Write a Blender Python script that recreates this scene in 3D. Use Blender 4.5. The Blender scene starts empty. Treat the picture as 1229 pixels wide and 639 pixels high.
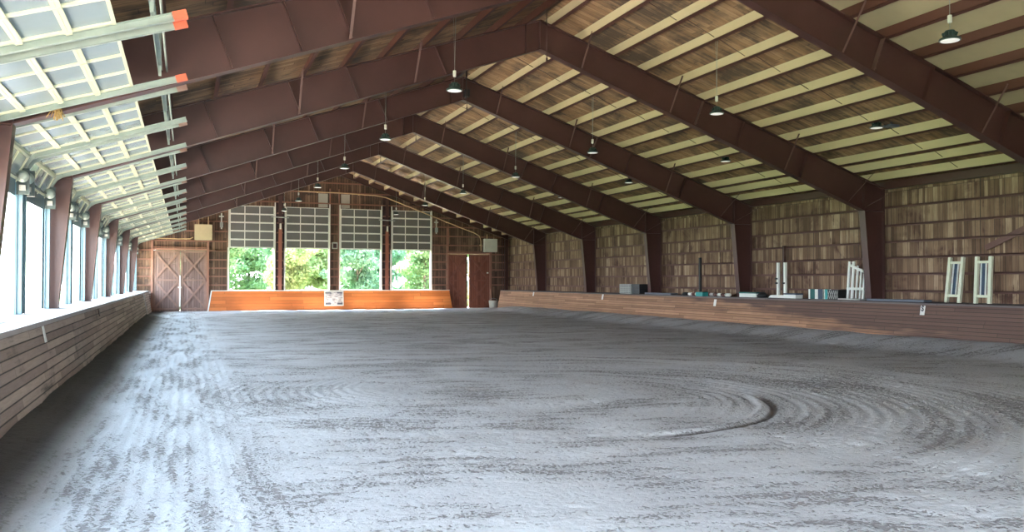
import bpy, math, random
import numpy as np
random.seed(7)
SC = bpy.context.scene
C = SC.collection
PI = math.pi

# ------------------------------------------------------------------ helpers
class MB:
    """collects vertices and faces of one mesh object"""
    def __init__(s): s.v = []; s.f = []; s.m = []; s.sm = []
    def add(s, vs, fs, mi=0, smooth=False):
        n = len(s.v); s.v += [tuple(p) for p in vs]
        for f in fs: s.f.append([n+i for i in f]); s.m.append(mi); s.sm.append(smooth)
        return s
    def box(s, x0, x1, y0, y1, z0, z1, mi=0):
        if x0 > x1: x0, x1 = x1, x0
        if y0 > y1: y0, y1 = y1, y0
        if z0 > z1: z0, z1 = z1, z0
        vs = [(x,y,z) for z in (z0,z1) for y in (y0,y1) for x in (x0,x1)]
        return s.add(vs, [(0,2,3,1),(4,5,7,6),(0,1,5,4),(2,6,7,3),(0,4,6,2),(1,3,7,5)], mi)
    def prism_y(s, prof, y0, y1, mi=0):      # profile in XZ, extruded in Y
        n = len(prof)
        vs = [(x,y0,z) for x,z in prof]+[(x,y1,z) for x,z in prof]
        fs = [tuple(range(n)), tuple(range(2*n-1,n-1,-1))]+[(i,n+i,n+(i+1)%n,(i+1)%n) for i in range(n)]
        return s.add(vs, fs, mi)
    def prism_x(s, prof, x0, x1, mi=0):      # profile in YZ, extruded in X
        n = len(prof)
        vs = [(x0,y,z) for y,z in prof]+[(x1,y,z) for y,z in prof]
        fs = [tuple(range(n-1,-1,-1)), tuple(range(n,2*n))]+[(i,(i+1)%n,n+(i+1)%n,n+i) for i in range(n)]
        return s.add(vs, fs, mi)
    def bar(s, a, b, w, h=None, up=(0,0,1), mi=0):   # rectangular bar from a to b
        h = h or w
        a = np.array(a,float); b = np.array(b,float); d = b-a; d /= np.linalg.norm(d)
        u = np.array(up,float)
        if abs(d@u) > .97: u = np.array((0,1,0),float)
        r = np.cross(d,u); r /= np.linalg.norm(r); u = np.cross(r,d)
        vs = [p+r*sx*w/2+u*sz*h/2 for p in (a,b) for sx,sz in ((-1,-1),(1,-1),(1,1),(-1,1))]
        return s.add(vs, [(3,2,1,0),(4,5,6,7),(0,1,5,4),(1,2,6,5),(2,3,7,6),(3,0,4,7)], mi)
    def tube(s, pts, r, n=8, mi=0, cap=True):
        P = [np.array(p,float) for p in pts]; rs = r if isinstance(r,(list,tuple)) else [r]*len(P)
        base = len(s.v); prev = None
        for i,p in enumerate(P):
            d = (P[min(i+1,len(P)-1)]-P[max(i-1,0)]); d /= np.linalg.norm(d)
            ref = np.array((0,0,1.)) if abs(d[2])<.9 else np.array((1.,0,0))
            if prev is not None and abs(prev@d) < .95: ref = prev
            u = ref-d*(ref@d); u /= np.linalg.norm(u); prev = u; w = np.cross(d,u)
            for k in range(n):
                a = 2*PI*k/n; s.v.append(tuple(p+rs[i]*(math.cos(a)*u+math.sin(a)*w)))
        for i in range(len(P)-1):
            for k in range(n):
                s.f.append([base+i*n+k, base+i*n+(k+1)%n, base+(i+1)*n+(k+1)%n, base+(i+1)*n+k]); s.m.append(mi); s.sm.append(True)
        if cap:
            s.f.append([base+k for k in range(n-1,-1,-1)]); s.m.append(mi); s.sm.append(False)
            s.f.append([base+(len(P)-1)*n+k for k in range(n)]); s.m.append(mi); s.sm.append(False)
        return s
    def lathe(s, prof, c, n=24, mi=0, axis='z'):
        base = len(s.v)
        for r,z in prof:
            for k in range(n):
                a = 2*PI*k/n; x,y = r*math.cos(a), r*math.sin(a)
                if axis == 'z': s.v.append((c[0]+x,c[1]+y,c[2]+z))
                elif axis == 'y': s.v.append((c[0]+x,c[1]+z,c[2]+y))
        for i in range(len(prof)-1):
            for k in range(n):
                s.f.append([base+i*n+k, base+i*n+(k+1)%n, base+(i+1)*n+(k+1)%n, base+(i+1)*n+k]); s.m.append(mi); s.sm.append(True)
        s.f.append([base+k for k in range(n-1,-1,-1)]); s.m.append(mi); s.sm.append(False)
        s.f.append([base+(len(prof)-1)*n+k for k in range(n)]); s.m.append(mi); s.sm.append(False)
        return s
    def shift(s, d):
        s.v = [(p[0]+d[0],p[1]+d[1],p[2]+d[2]) for p in s.v]; return s
    def build(s, name, mats, parent=None, loc=None):
        me = bpy.data.meshes.new(name); me.from_pydata(s.v, [], s.f)
        if not isinstance(mats,(list,tuple)): mats = [mats]
        for m in mats: me.materials.append(m)
        me.polygons.foreach_set('material_index', s.m); me.polygons.foreach_set('use_smooth', s.sm)
        me.update()
        o = bpy.data.objects.new(name, me); C.objects.link(o)
        if parent is not None: o.parent = parent
        if loc: o.location = loc
        return o

def tag(o, label=None, cat=None, group=None, kind=None):
    if label: o['label'] = label
    if cat: o['category'] = cat
    if group: o['group'] = group
    if kind: o['kind'] = kind
    return o
def empty(name, loc, label=None, cat=None, group=None, kind=None):
    o = bpy.data.objects.new(name, None); C.objects.link(o); o.location = loc; o.empty_display_size = .2
    return tag(o, label, cat, group, kind)
def copy_tree(o, parent=None):
    c = o.copy(); C.objects.link(c)
    if parent is not None: c.parent = parent
    for ch in [k for k in KIDS(o)]: copy_tree(ch, c)
    return c
def KIDS(o): return [k for k in bpy.data.objects if k.parent == o]

# ------------------------------------------------------------------ materials
class NT:
    def __init__(s, name):
        s.mat = bpy.data.materials.new(name); s.mat.use_nodes = True
        s.t = s.mat.node_tree; s.t.nodes.clear()
        s.out = s.t.nodes.new('ShaderNodeOutputMaterial'); s.b = s.t.nodes.new('ShaderNodeBsdfPrincipled')
        s.t.links.new(s.b.outputs[0], s.out.inputs[0])
    def n(s, t, **k):
        nd = s.t.nodes.new(t)
        for a,v in k.items(): setattr(nd, a, v)
        return nd
    def l(s, a, b): s.t.links.new(a, b)
    def val(s, x, sock):
        if isinstance(x, (int,float)): sock.default_value = x
        elif isinstance(x, (tuple,list)): sock.default_value = x
        else: s.l(x, sock)
    def math(s, op, a, b=0., c=None, clamp=False):
        nd = s.n('ShaderNodeMath', operation=op); nd.use_clamp = clamp
        s.val(a, nd.inputs[0]); s.val(b, nd.inputs[1])
        if c is not None: s.val(c, nd.inputs[2])
        return nd.outputs[0]
    def coord(s):
        return s.n('ShaderNodeNewGeometry').outputs['Position']
    def sep(s, v):
        nd = s.n('ShaderNodeSeparateXYZ'); s.l(v, nd.inputs[0]); return nd.outputs
    def comb(s, x, y, z):
        nd = s.n('ShaderNodeCombineXYZ'); s.val(x,nd.inputs[0]); s.val(y,nd.inputs[1]); s.val(z,nd.inputs[2]); return nd.outputs[0]
    def noise(s, v, scale, detail=3, rough=.55, dist=0.):
        nd = s.n('ShaderNodeTexNoise'); s.l(v, nd.inputs['Vector']); nd.inputs['Scale'].default_value = scale
        nd.inputs['Detail'].default_value = detail; nd.inputs['Roughness'].default_value = rough; nd.inputs['Distortion'].default_value = dist
        return nd.outputs['Fac']
    def wn(s, v):
        nd = s.n('ShaderNodeTexWhiteNoise', noise_dimensions='3D'); s.l(v, nd.inputs['Vector']); return nd.outputs['Value']
    def ramp(s, fac, stops, interp='LINEAR'):
        nd = s.n('ShaderNodeValToRGB'); cr = nd.color_ramp; cr.interpolation = interp
        while len(cr.elements) < len(stops): cr.elements.new(.5)
        for e,(p,c) in zip(cr.elements, stops):
            e.position = p; e.color = (c[0],c[1],c[2],1) if isinstance(c,(tuple,list)) else (c,c,c,1)
        s.l(fac, nd.inputs[0]); return nd.outputs[0]
    def mix(s, fac, a, b, mode='MIX'):
        nd = s.n('ShaderNodeMix', data_type='RGBA', blend_type=mode)
        s.val(fac, nd.inputs[0])
        for x,i in ((a,6),(b,7)):
            if isinstance(x,(tuple,list)): nd.inputs[i].default_value = (x[0],x[1],x[2],1)
            else: s.l(x, nd.inputs[i])
        return nd.outputs[2]
    def bump(s, h, strength=.5, dist=.01):
        nd = s.n('ShaderNodeBump'); nd.inputs['Strength'].default_value = strength; nd.inputs['Distance'].default_value = dist
        s.l(h, nd.inputs['Height']); s.l(nd.outputs[0], s.b.inputs['Normal'])
    def fin(s, col, rough=.6, metal=0.):
        if isinstance(col,(tuple,list)): s.b.inputs['Base Color'].default_value = (col[0],col[1],col[2],1)
        else: s.l(col, s.b.inputs['Base Color'])
        s.val(rough, s.b.inputs['Roughness']); s.b.inputs['Metallic'].default_value = metal
        return s.mat

def paint(name, col, rough=.5, metal=0., var=.18, scale=1.5, bump=0.):
    k = NT(name); p = k.coord()
    f = k.noise(p, scale, 4, .6)
    c = k.mix(f, tuple(x*(1-var) for x in col), tuple(min(1,x*(1+var)) for x in col))
    if bump: k.bump(k.noise(p, 30, 3), bump, .004)
    return k.fin(c, rough, metal)

def boards(name, across, along, width, stops, length=2.4, gap=.06, gapcol=.35, rowdiv=None, stain=None, rough=.75, bumps=.5, grain=1., tint=None, rnd=.55, row0=None, jit=0.):
    """planks: 'across' axis index counts boards, 'along' axis is the grain"""
    k = NT(name); p = k.coord(); s = k.sep(p)
    a, g = s[across], s[along]
    if jit: a = k.math('ADD', a, k.math('MULTIPLY', k.noise(k.comb(k.math('MULTIPLY', a, 2.6), 0., 0.), 1., 2), jit))
    q = k.math('DIVIDE', a, width)
    idx = k.math('FLOOR', q); fr = k.math('FRACT', q)
    off = k.wn(k.comb(idx, 3.1, 7.7))
    lv = k.math('ADD', k.math('DIVIDE', g, length), k.math('MULTIPLY', off, 9.)) if row0 is None else k.math('DIVIDE', k.math('SUBTRACT', g, row0), length)
    li = k.math('FLOOR', lv); lf = k.math('FRACT', lv)
    rn = k.wn(k.comb(idx, li, 1.5))
    sc = [6*grain]*3; sc[across] = 45*grain; sc[along] = 2.2*grain
    vm = k.n('ShaderNodeVectorMath', operation='MULTIPLY'); k.l(p, vm.inputs[0]); vm.inputs[1].default_value = sc
    va = k.n('ShaderNodeVectorMath', operation='ADD'); k.l(vm.outputs[0], va.inputs[0])
    k.l(k.comb(k.math('MULTIPLY', rn, 40.), k.math('MULTIPLY', off, 60.), idx), va.inputs[1])
    gr = k.noise(va.outputs[0], 1., 5, .62)
    big = k.noise(p, .55, 3, .6)
    f = k.math('ADD', k.math('MULTIPLY', rn, rnd), k.math('MULTIPLY', gr, 1.15-rnd))
    f = k.math('ADD', f, k.math('MULTIPLY', k.math('SUBTRACT', big, .5), .5))
    f = k.math('SUBTRACT', f, .1, clamp=True)
    col = k.ramp(f, stops)
    if stain:
        st = k.noise(va.outputs[0], .5, 4, .7)
        big2 = k.noise(k.comb(k.math('MULTIPLY',s[0],.8), k.math('MULTIPLY',s[1],.8), s[2]), .9, 4, .65, .6)
        m = k.ramp(k.math('ADD', k.math('MULTIPLY', st, .45), k.math('MULTIPLY', big2, .6)), [(stain[1],0.),(stain[2],1.)])
        col = k.mix(m, col, stain[0])
    if tint: col = tint(k, s, col, p)
    e = k.math('MINIMUM', fr, k.math('SUBTRACT', 1., fr))
    gp = k.ramp(e, [(0.,0.),(gap*.5,.35),(gap,1.)])
    e2 = k.math('MINIMUM', lf, k.math('SUBTRACT', 1., lf))
    gp2 = k.ramp(k.math('MULTIPLY', e2, length), [(0.,0.),(.008,1.)])
    gg = k.math('MULTIPLY', gp, gp2)
    col = k.mix(gg, tuple([gapcol*.05]*3), col)
    hgt = k.math('ADD', k.math('MULTIPLY', gg, 1.), k.math('MULTIPLY', gr, .25))
    k.bump(hgt, bumps, .012)
    return k.fin(col, rough)

M = {}
M['steel'] = paint('maroon_steel', (.080,.034,.029), .4, 0, .45, .8, .1)
M['steel_dark'] = paint('dark_maroon_steel', (.06,.026,.022), .5, 0, .25, 1.2)
M['brace'] = paint('flange_brace_steel', (.15,.085,.07), .5, 0, .2, 3)
M['pale_panel'] = paint('pale_ceiling_panel', (.46,.39,.24), .65, 0, .14, 1.3)
M['purlin_web'] = paint('pale_yellow_purlin', (.60,.50,.30), .55, 0, .12, .7)
M['purlin_lip'] = paint('maroon_purlin', (.10,.038,.026), .55, 0, .25, 1)
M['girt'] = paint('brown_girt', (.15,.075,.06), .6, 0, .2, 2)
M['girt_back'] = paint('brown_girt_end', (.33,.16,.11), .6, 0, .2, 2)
M['white'] = paint('white_door_frame', (.80,.79,.70), .45, 0, .05, 3)
M['cream'] = paint('cream_door_frame', (.60,.61,.44), .4, 0, .1, 3)
M['galv'] = paint('galvanised_steel', (.36,.42,.37), .4, .35, .2, 6)
M['galvblue'] = paint('galvanised_door_track', (.13,.21,.25), .42, .35, .2, 6)
M['plate_steel'] = paint('dark_bearing_plate', (.07,.095,.095), .45, .3, .2, 6)
M['orange_tip'] = paint('orange_tip_paint', (.70,.14,.07), .5)
M['dull_tip'] = paint('faded_pink_tip_paint', (.45,.30,.24), .6)
M['black'] = paint('black_plastic', (.02,.022,.024), .45)
M['green_dark'] = paint('dark_green_lamp_shell', (.03,.06,.05), .35)
M['whitep'] = paint('white_jump_paint', (.80,.84,.78), .5, 0, .06, 4)
M['creamp'] = paint('cream_jump_paint', (.74,.78,.60), .5, 0, .08, 4)
M['navy'] = paint('navy_paint', (.03,.06,.10), .5)
M['teal'] = paint('teal_paint', (.02,.33,.32), .5)
M['tealdark'] = paint('dark_teal_paint', (.01,.12,.11), .5)
M['grey'] = paint('grey_plastic', (.42,.43,.40), .55)
M['greydark'] = paint('dark_grey_fabric', (.09,.10,.12), .8)
M['slate'] = paint('slate_grey_paint', (.12,.14,.18), .6)
M['boxcream'] = paint('cream_box_paint', (.60,.50,.30), .5)
M['boxwhite'] = paint('pale_grey_box_paint', (.66,.66,.56), .5)
M['conduit'] = paint('yellow_conduit', (.62,.42,.22), .45)
M['rope'] = paint('frayed_yellow_rope', (.38,.25,.09), .9)
M['handle'] = paint('wooden_handle', (.55,.30,.20), .6)
M['bark'] = paint('tree_bark', (.16,.13,.10), .9, 0, .4, 4)
M['letterink'] = paint('black_ink', (.015,.02,.03), .6)
M['plate'] = paint('white_letter_plate', (.85,.85,.82), .5, 0, .03)
M['primed'] = paint('pale_panel_board', (.50,.46,.38), .7, 0, .12, 2)
M['doorbrace'] = paint('barn_door_brace', (.30,.18,.14), .7, 0, .3, 3)

def glass(name, tint, alpha):
    k = NT(name); p = k.coord()
    col = k.mix(k.noise(p, 2.5, 4), tuple(x*.85 for x in tint), tuple(x*1.1 for x in tint))
    k.fin(col, .16)
    tr = k.n('ShaderNodeBsdfTransparent'); tr.inputs[0].default_value = (.85,.92,.95,1)
    mx = k.n('ShaderNodeMixShader'); mx.inputs[0].default_value = alpha
    k.l(tr.outputs[0], mx.inputs[1]); k.l(k.b.outputs[0], mx.inputs[2]); k.l(mx.outputs[0], k.out.inputs[0])
    return k.mat
M['pane'] = glass('door_pane_glass', (.33,.40,.43), .72)
M['pane_back'] = glass('dusty_pane_glass', (.22,.21,.19), .72)
k = NT('lamp_lens'); k.fin((.85,.88,.85), .3); k.b.inputs['Emission Color'].default_value = (1,.97,.9,1); k.b.inputs['Emission Strength'].default_value = .10; M['lens'] = k.mat

# wood
M['deck'] = boards('roof_deck_boards', 1, 0, .19, [(0,(.14,.07,.035)),(.35,(.29,.165,.08)),(.6,(.42,.26,.14)),(1,(.56,.38,.22))], length=2.0, gap=.03, stain=((.10,.066,.042),.47,.61), rough=.8, bumps=.3, grain=.4, rnd=.3)
M['wall_boards'] = boards('weathered_vertical_boards', 1, 2, .12, [(0,(.07,.040,.026)),(.36,(.18,.108,.066)),(.60,(.29,.19,.118)),(.8,(.48,.36,.235)),(1,(.60,.48,.33))], length=.515, row0=1.0, rnd=.50, gap=.06, gapcol=.4, jit=.6, stain=((.10,.048,.036),.55,.64), rough=.85, bumps=.5, grain=.8)
M['end_boards'] = boards('end_wall_boards', 0, 2, .16, [(0,(.06,.038,.026)),(.4,(.17,.098,.064)),(.68,(.28,.17,.11)),(1,(.48,.34,.23))], length=3.2, gap=.09, rough=.85, stain=((.07,.05,.04),.52,.66), bumps=.5, grain=.8)
M['left_boards'] = boards('grey_brown_kick_boards', 2, 1, .125, [(0,(.17,.12,.10)),(.45,(.33,.25,.21)),(.75,(.45,.35,.29)),(1,(.60,.47,.38))], length=3.3, gap=.10, rough=.75, stain=((.10,.08,.07),.56,.70), bumps=.7)
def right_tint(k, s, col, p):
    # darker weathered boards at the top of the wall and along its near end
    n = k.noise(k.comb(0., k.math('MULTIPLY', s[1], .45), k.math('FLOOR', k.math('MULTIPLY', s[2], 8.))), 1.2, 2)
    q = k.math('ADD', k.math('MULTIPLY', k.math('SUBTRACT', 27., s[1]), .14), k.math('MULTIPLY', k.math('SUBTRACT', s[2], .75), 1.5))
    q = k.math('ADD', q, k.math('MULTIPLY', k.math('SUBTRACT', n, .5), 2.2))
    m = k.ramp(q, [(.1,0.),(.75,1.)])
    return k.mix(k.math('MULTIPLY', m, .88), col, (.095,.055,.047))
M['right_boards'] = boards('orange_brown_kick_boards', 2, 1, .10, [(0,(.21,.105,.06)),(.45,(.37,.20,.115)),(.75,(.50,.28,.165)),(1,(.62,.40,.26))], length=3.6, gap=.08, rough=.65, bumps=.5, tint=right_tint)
M['far_boards'] = boards('bright_orange_kick_boards', 2, 0, .20, [(0,(.50,.13,.03)),(.5,(.72,.21,.05)),(1,(.85,.31,.09))], length=4.5, gap=.03, rough=.5, bumps=.3)
M['cap'] = boards('grey_cap_planks', 0, 1, .4, [(0,(.30,.27,.26)),(1,(.50,.46,.44))], length=3.6, gap=.03, rough=.8, bumps=.3)
M['cap_dark'] = boards('dark_ledge_planks', 0, 1, .4, [(0,(.10,.085,.085)),(1,(.19,.165,.16))], length=3.6, gap=.03, rough=.8, bumps=.3)
M['door_wood_left'] = boards('barn_door_boards_brown', 0, 2, .15, [(0,(.17,.10,.085)),(.5,(.26,.165,.14)),(1,(.36,.25,.21))], length=4, gap=.06, rough=.75, bumps=.4)
M['door_wood_right'] = boards('barn_door_boards_red', 0, 2, .15, [(0,(.15,.045,.028)),(.5,(.24,.08,.048)),(1,(.34,.13,.08))], length=4, gap=.06, rough=.7, bumps=.4)

def sand_mat():
    k = NT('arena_sand'); p = k.coord(); s = k.sep(p); x, y = s[0], s[1]
    warp = k.math('MULTIPLY', k.math('SUBTRACT', k.noise(p, .35, 3), .5), 1.1)
    warp2 = k.math('MULTIPLY', k.math('SUBTRACT', k.noise(p, 2.5, 3), .5), .12)
    def dist(cx, cy):
        a = k.math('SUBTRACT', x, cx); b = k.math('SUBTRACT', y, cy)
        return k.math('SQRT', k.math('ADD', k.math('MULTIPLY', a, a), k.math('MULTIPLY', b, b)))
    dA, dC = dist(5.3, 11.6), dist(4.3, 13.6)
    def ss(v, a, b):
        nd = k.n('ShaderNodeMapRange', interpolation_type='SMOOTHSTEP'); k.val(v, nd.inputs[0]); nd.inputs[1].default_value = a; nd.inputs[2].default_value = b
        return nd.outputs[0]
    def lines(ph, f): return k.math('MULTIPLY', k.math('ADD', k.math('SINE', k.math('MULTIPLY', ph, f)), 1.), .5)
    px = k.math('ADD', k.math('ADD', x, warp2), k.math('MULTIPLY', warp, .25))
    # masks: straight lanes by the left wall, arcs round A (right), loop C (left), diagonal drags elsewhere
    mS = ss(px, 1.4, .1)
    inC = k.math('MULTIPLY', k.math('MULTIPLY', ss(dC, 4.9, 3.9), ss(dC, 1.2, 2.2)), k.math('MULTIPLY', ss(x, 4.6, 3.2), ss(y, 24., 15.)))
    mA = k.math('MULTIPLY', k.math('MULTIPLY', ss(dA, 9.5, 6.), ss(x, 5.5, 8.0)), ss(dA, 1.2, 2.6))
    ph = k.math('ADD', k.math('ADD', k.math('MULTIPLY', y, .97), k.math('MULTIPLY', x, .22)), k.math('ADD', warp, warp2))
    L0 = lines(ph, 22.); LS = lines(px, 44.); LA = lines(k.math('ADD', dA, k.math('ADD', warp2, k.math('MULTIPLY', warp, .3))), 30.); LC = lines(k.math('ADD', dC, warp2), 36.)
    def mixv(f, a, b):
        nd = k.n('ShaderNodeMix', data_type='FLOAT'); k.val(f, nd.inputs[0]); k.val(a, nd.inputs[2]); k.val(b, nd.inputs[3]); return nd.outputs[0]
    L = mixv(mS, L0, LS); L = mixv(inC, L, LC); L = mixv(mA, L, LA)
    # where lines are raked strongly
    patch = k.noise(k.comb(k.math('MULTIPLY',px,2.4), k.math('MULTIPLY',y,.45), 0.), .9, 4, .6)
    patch0 = k.noise(k.comb(k.math('MULTIPLY',x,.55), k.math('MULTIPLY',ph,1.1), 0.), 1.0, 5, .65)
    patchA = k.noise(k.comb(k.math('MULTIPLY',dA,1.6), k.math('MULTIPLY',y,.3), 2.), 1.0, 4, .6)
    P = mixv(mS, patch0, patch); P = mixv(mA, P, patchA)
    Pm = ss(P, .36, .66)
    clod = k.noise(p, 27., 2, .5)
    clod2 = k.noise(k.comb(k.math('MULTIPLY', x, 11.), k.math('MULTIPLY', y, 15.), 0.), 1., 3, .6)
    fine = k.noise(p, 110., 2, .6)
    dens = k.math('ADD', k.math('MULTIPLY', k.math('SUBTRACT', Pm, .5), .20), k.math('MULTIPLY', k.math('SUBTRACT', L, .5), .10))
    d = k.math('ADD', k.math('ADD', k.math('MULTIPLY', clod, .62), k.math('MULTIPLY', clod2, .38)), dens)
    dark = ss(d, .525, .62)
    tone = k.ramp(k.noise(p, .28, 4, .6), [(.3,(.47,.48,.50)),(.7,(.60,.615,.635))])
    tone = k.mix(k.math('MULTIPLY', Pm, .55), tone, (.36,.355,.36))
    # compacted, paler, dry top and darker soil with the left wall's shade painted in
    col = k.mix(k.math('MULTIPLY', dark, .70), tone, (.15,.135,.13))
    warm = ss(k.noise(k.comb(x, y, 5.), .8, 4), .58, .75)
    col = k.mix(k.math('MULTIPLY', warm, .22), col, (.36,.29,.24))
    soil_shade = ss(k.math('ADD', x, k.math('MULTIPLY', warp, .2)), -.75, -1.25)
    col = k.mix(k.math('MULTIPLY', soil_shade, .75), col, (.14,.125,.11))
    soil_shade_deep = ss(k.math('ADD', x, k.math('MULTIPLY', warp, .12)), -1.12, -1.42)
    col = k.mix(k.math('MULTIPLY', soil_shade_deep, .9), col, (.03,.027,.026))
    # dark scored ring
    ring = ss(k.math('ABSOLUTE', k.math('SUBTRACT', k.math('ADD', dA, k.math('MULTIPLY', warp2, .25)), 3.14)), .085, .03)
    seg = k.math('MULTIPLY', ss(k.math('SUBTRACT', 10.9, y), -.2, .5), ss(x, 4.9, 5.5))
    col = k.mix(k.math('MULTIPLY', k.math('MULTIPLY', ring, seg), .85), col, (.075,.06,.055))
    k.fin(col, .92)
    h = k.math('ADD', k.math('ADD', k.math('MULTIPLY', dark, -.55), k.math('MULTIPLY', clod2, -.7)), k.math('MULTIPLY', fine, .10))
    k.bump(h, .8, .04)
    return k.mat
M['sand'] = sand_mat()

# ------------------------------------------------------------------ dimensions
XL, XR, XM = -3.10, 20.42, 8.65          # outer faces of the steel columns, ridge
YF = lambda i: 20.152+(i-2)*6.592         # frame positions, 0 = nearest
YB = 53.1                                 # inner face of the end wall
YN = -3.6                                 # near end
top = lambda x: 8.69-.337*abs(x-XM)       # top of rafters
deck = lambda x: top(x)+.235
bot = lambda x: 7.91-.357*abs(x-XM)

# ------------------------------------------------------------------ floor
def smooth(t): t = np.clip(t,0,1); return t*t*(3-2*t)
def vnoise(X, Y, s, seed):
    r = np.random.RandomState(seed).rand(256,256)
    a, b = X*s, Y*s; i, j = np.floor(a).astype(int), np.floor(b).astype(int); u, v = a-i, b-j
    u = u*u*(3-2*u); v = v*v*(3-2*v)
    g = lambda p,q: r[p%256, q%256]
    return (g(i,j)*(1-u)+g(i+1,j)*u)*(1-v)+(g(i,j+1)*(1-u)+g(i+1,j+1)*u)*v
ys = [YN-.1]
while ys[-1] < 53.6: ys.append(ys[-1]+max(.036, .0045*ys[-1]) if ys[-1] > 3.4 else ys[-1]+.35)
xs = np.arange(-3.1, 20.65, .045)
X, Y = np.meshgrid(xs, np.array(ys))
Z = .035*(vnoise(X,Y,.35,1)-.5)+.03*(vnoise(X,Y,1.1,2)-.5)
cl = vnoise(X,Y,7.,3)*.5+vnoise(X,Y,13.,4)*.5
pm = smooth((vnoise(X,Y,.9,5)*.6+vnoise(X*.5,Y*2,1.6,6)*.4-.35)/.3)
Z -= .03*np.clip(cl-.52,0,1)*pm*2
Z += .008*np.sin(44*X)*smooth((1.4-X)/1.2)*smooth((X+1.3)/.4)*(Y<22)
dA = np.hypot(X-5.3, Y-11.6)
seg = smooth((11.3-Y)/.8)*smooth((X-4.8)/.6)
Z += seg*(-.035*np.exp(-((dA-3.14)/.06)**2)+.022*np.exp(-((dA-2.98)/.07)**2))
mA = smooth((9.5-dA)/3.5)*smooth((X-6)/2)*smooth((dA-1.5)/1.)
Z += .009*np.sin(30*dA)*mA
dC = np.hypot(X-4.3, Y-13.6)
Z += .009*np.sin(36*dC)*smooth((4.9-dC)/1.)*smooth((dC-1.2)/1.)*smooth((4.6-X)/1.4)
Z += .27*smooth((X-17.0)/1.7)*smooth((52-Y)/6)+.17*smooth((-1.0-X)/.75)*smooth((45.5-Y)/2)
Z *= 1.
Z -= .02*smooth((Y-50)/2)
n0, n1 = Z.shape
me = bpy.data.meshes.new('floor'); me.vertices.add(n0*n1)
me.vertices.foreach_set('co', np.stack([X,Y,Z],-1).astype(np.float32).ravel())
ii = (np.arange(n0-1)[:,None]*n1+np.arange(n1-1)[None,:]).ravel()
q = np.stack([ii,ii+1,ii+n1+1,ii+n1],-1).ravel()
me.loops.add(len(q)); me.loops.foreach_set('vertex_index', q.astype(np.int32))
me.polygons.add(len(ii)); me.polygons.foreach_set('loop_start', (np.arange(len(ii))*4).astype(np.int32))
me.polygons.foreach_set('loop_total', np.full(len(ii),4,np.int32)); me.polygons.foreach_set('use_smooth', np.ones(len(ii),bool))
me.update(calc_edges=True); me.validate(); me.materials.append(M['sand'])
fl = bpy.data.objects.new('floor', me); C.objects.link(fl)
tag(fl, 'grey sand riding arena floor with raked tracks and clods', None, kind='structure')

# ------------------------------------------------------------------ roof
b = MB()
for sx in (-1,1):
    e = XM+sx*12.2
    prof = [(XM,deck(XM)),(e,deck(e)),(e,deck(e)+.12),(XM,deck(XM)+.12)]
    b.prism_y(prof if sx>0 else prof[::-1], YN-.3, YB+.6)
ceil = tag(b.build('ceiling', M['deck']), 'stained wooden plank roof deck rising to a central ridge', kind='structure')
pxs = [.30,1.2,2.17,3.15,4.13,5.1,6.08,7.05,8.02,8.97,9.92,10.52,11.22]   # distance from ridge
for sx in (-1,1):
    for d in pxs:
        x = XM+sx*d; z = top(x); h = deck(x)-z
        b = MB(); t = .006; y0, y1 = YN, YB-.02
        yc = 13.72
        b.box(x-t, x+t, yc, y1, z+.002, z+h, 0)                                      # web, outer face
        b.box(x-t, x+t, y0, yc, z+.002, z+h, 1)
        b.box(x+sx*t*1.01, x+sx*t*2.2, y0, y1, z+.002, z+h, 1)                        # inner face of the channel
        b.prism_y([(x-sx*t,z),(x+sx*.085,z-.337*.085),(x+sx*.085,z-.337*.085+.012),(x-sx*t,z+.012)][::sx], y0, y1, 1)
        b.prism_y([(x+sx*.073,z-.337*.08),(x+sx*.085,z-.337*.085),(x+sx*.085,z-.337*.085+.03),(x+sx*.073,z-.337*.08+.03)][::sx], y0, y1, 1)
        b.build('purlin', [M['purlin_web'] if sx>0 else M['purlin_lip'], M['purlin_lip']], ceil)
# sag rods between the purlins, one line per bay and slope
for i in range(0,7):
    ym = (YF(i)+YF(i+1))/2
    for sx in (-1,1):
        b = MB()
        for j in range(len(pxs)-1):
            xa, xb = XM+sx*pxs[j], XM+sx*pxs[j+1]
            yo = (.06 if j%2 else -.06)
            b.tube([(xa,ym+yo,top(xa)+.15),(xb,ym+yo,top(xb)+.05)], .009, 5)
        b.build('sag_rod', M['steel_dark'], ceil)
b = MB()
b.prism_y([(XM+.15,deck(XM+.15)-.03),(XM+11.9,deck(XM+11.9)-.03),(XM+11.9,deck(XM+11.9)-.015),(XM+.15,deck(XM+.15)-.015)], YN+.05, 13.72)
b.build('ceiling_panel', M['pale_panel'], ceil)
# eave struts
for sx in (-1,1):
    x = XM+(11.8 if sx>0 else -11.56); z = top(x)
    b = MB(); b.box(x-.05, x+.05, YN, YB-.02, z-.02, z+.22, 0); b.box(x-.10,x+.05,YN,YB-.02,z-.03,z-.018,0) if sx>0 else b.box(x-.05,x+.10,YN,YB-.02,z-.03,z-.018,0)
    b.build('eave_strut', M['steel'], ceil)
b = MB(); b.box(XM-.12, XM+.12, YN, YB, deck(XM)-.06, deck(XM)-.02); b.build('ridge_flashing', M['steel_dark'], ceil)

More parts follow.
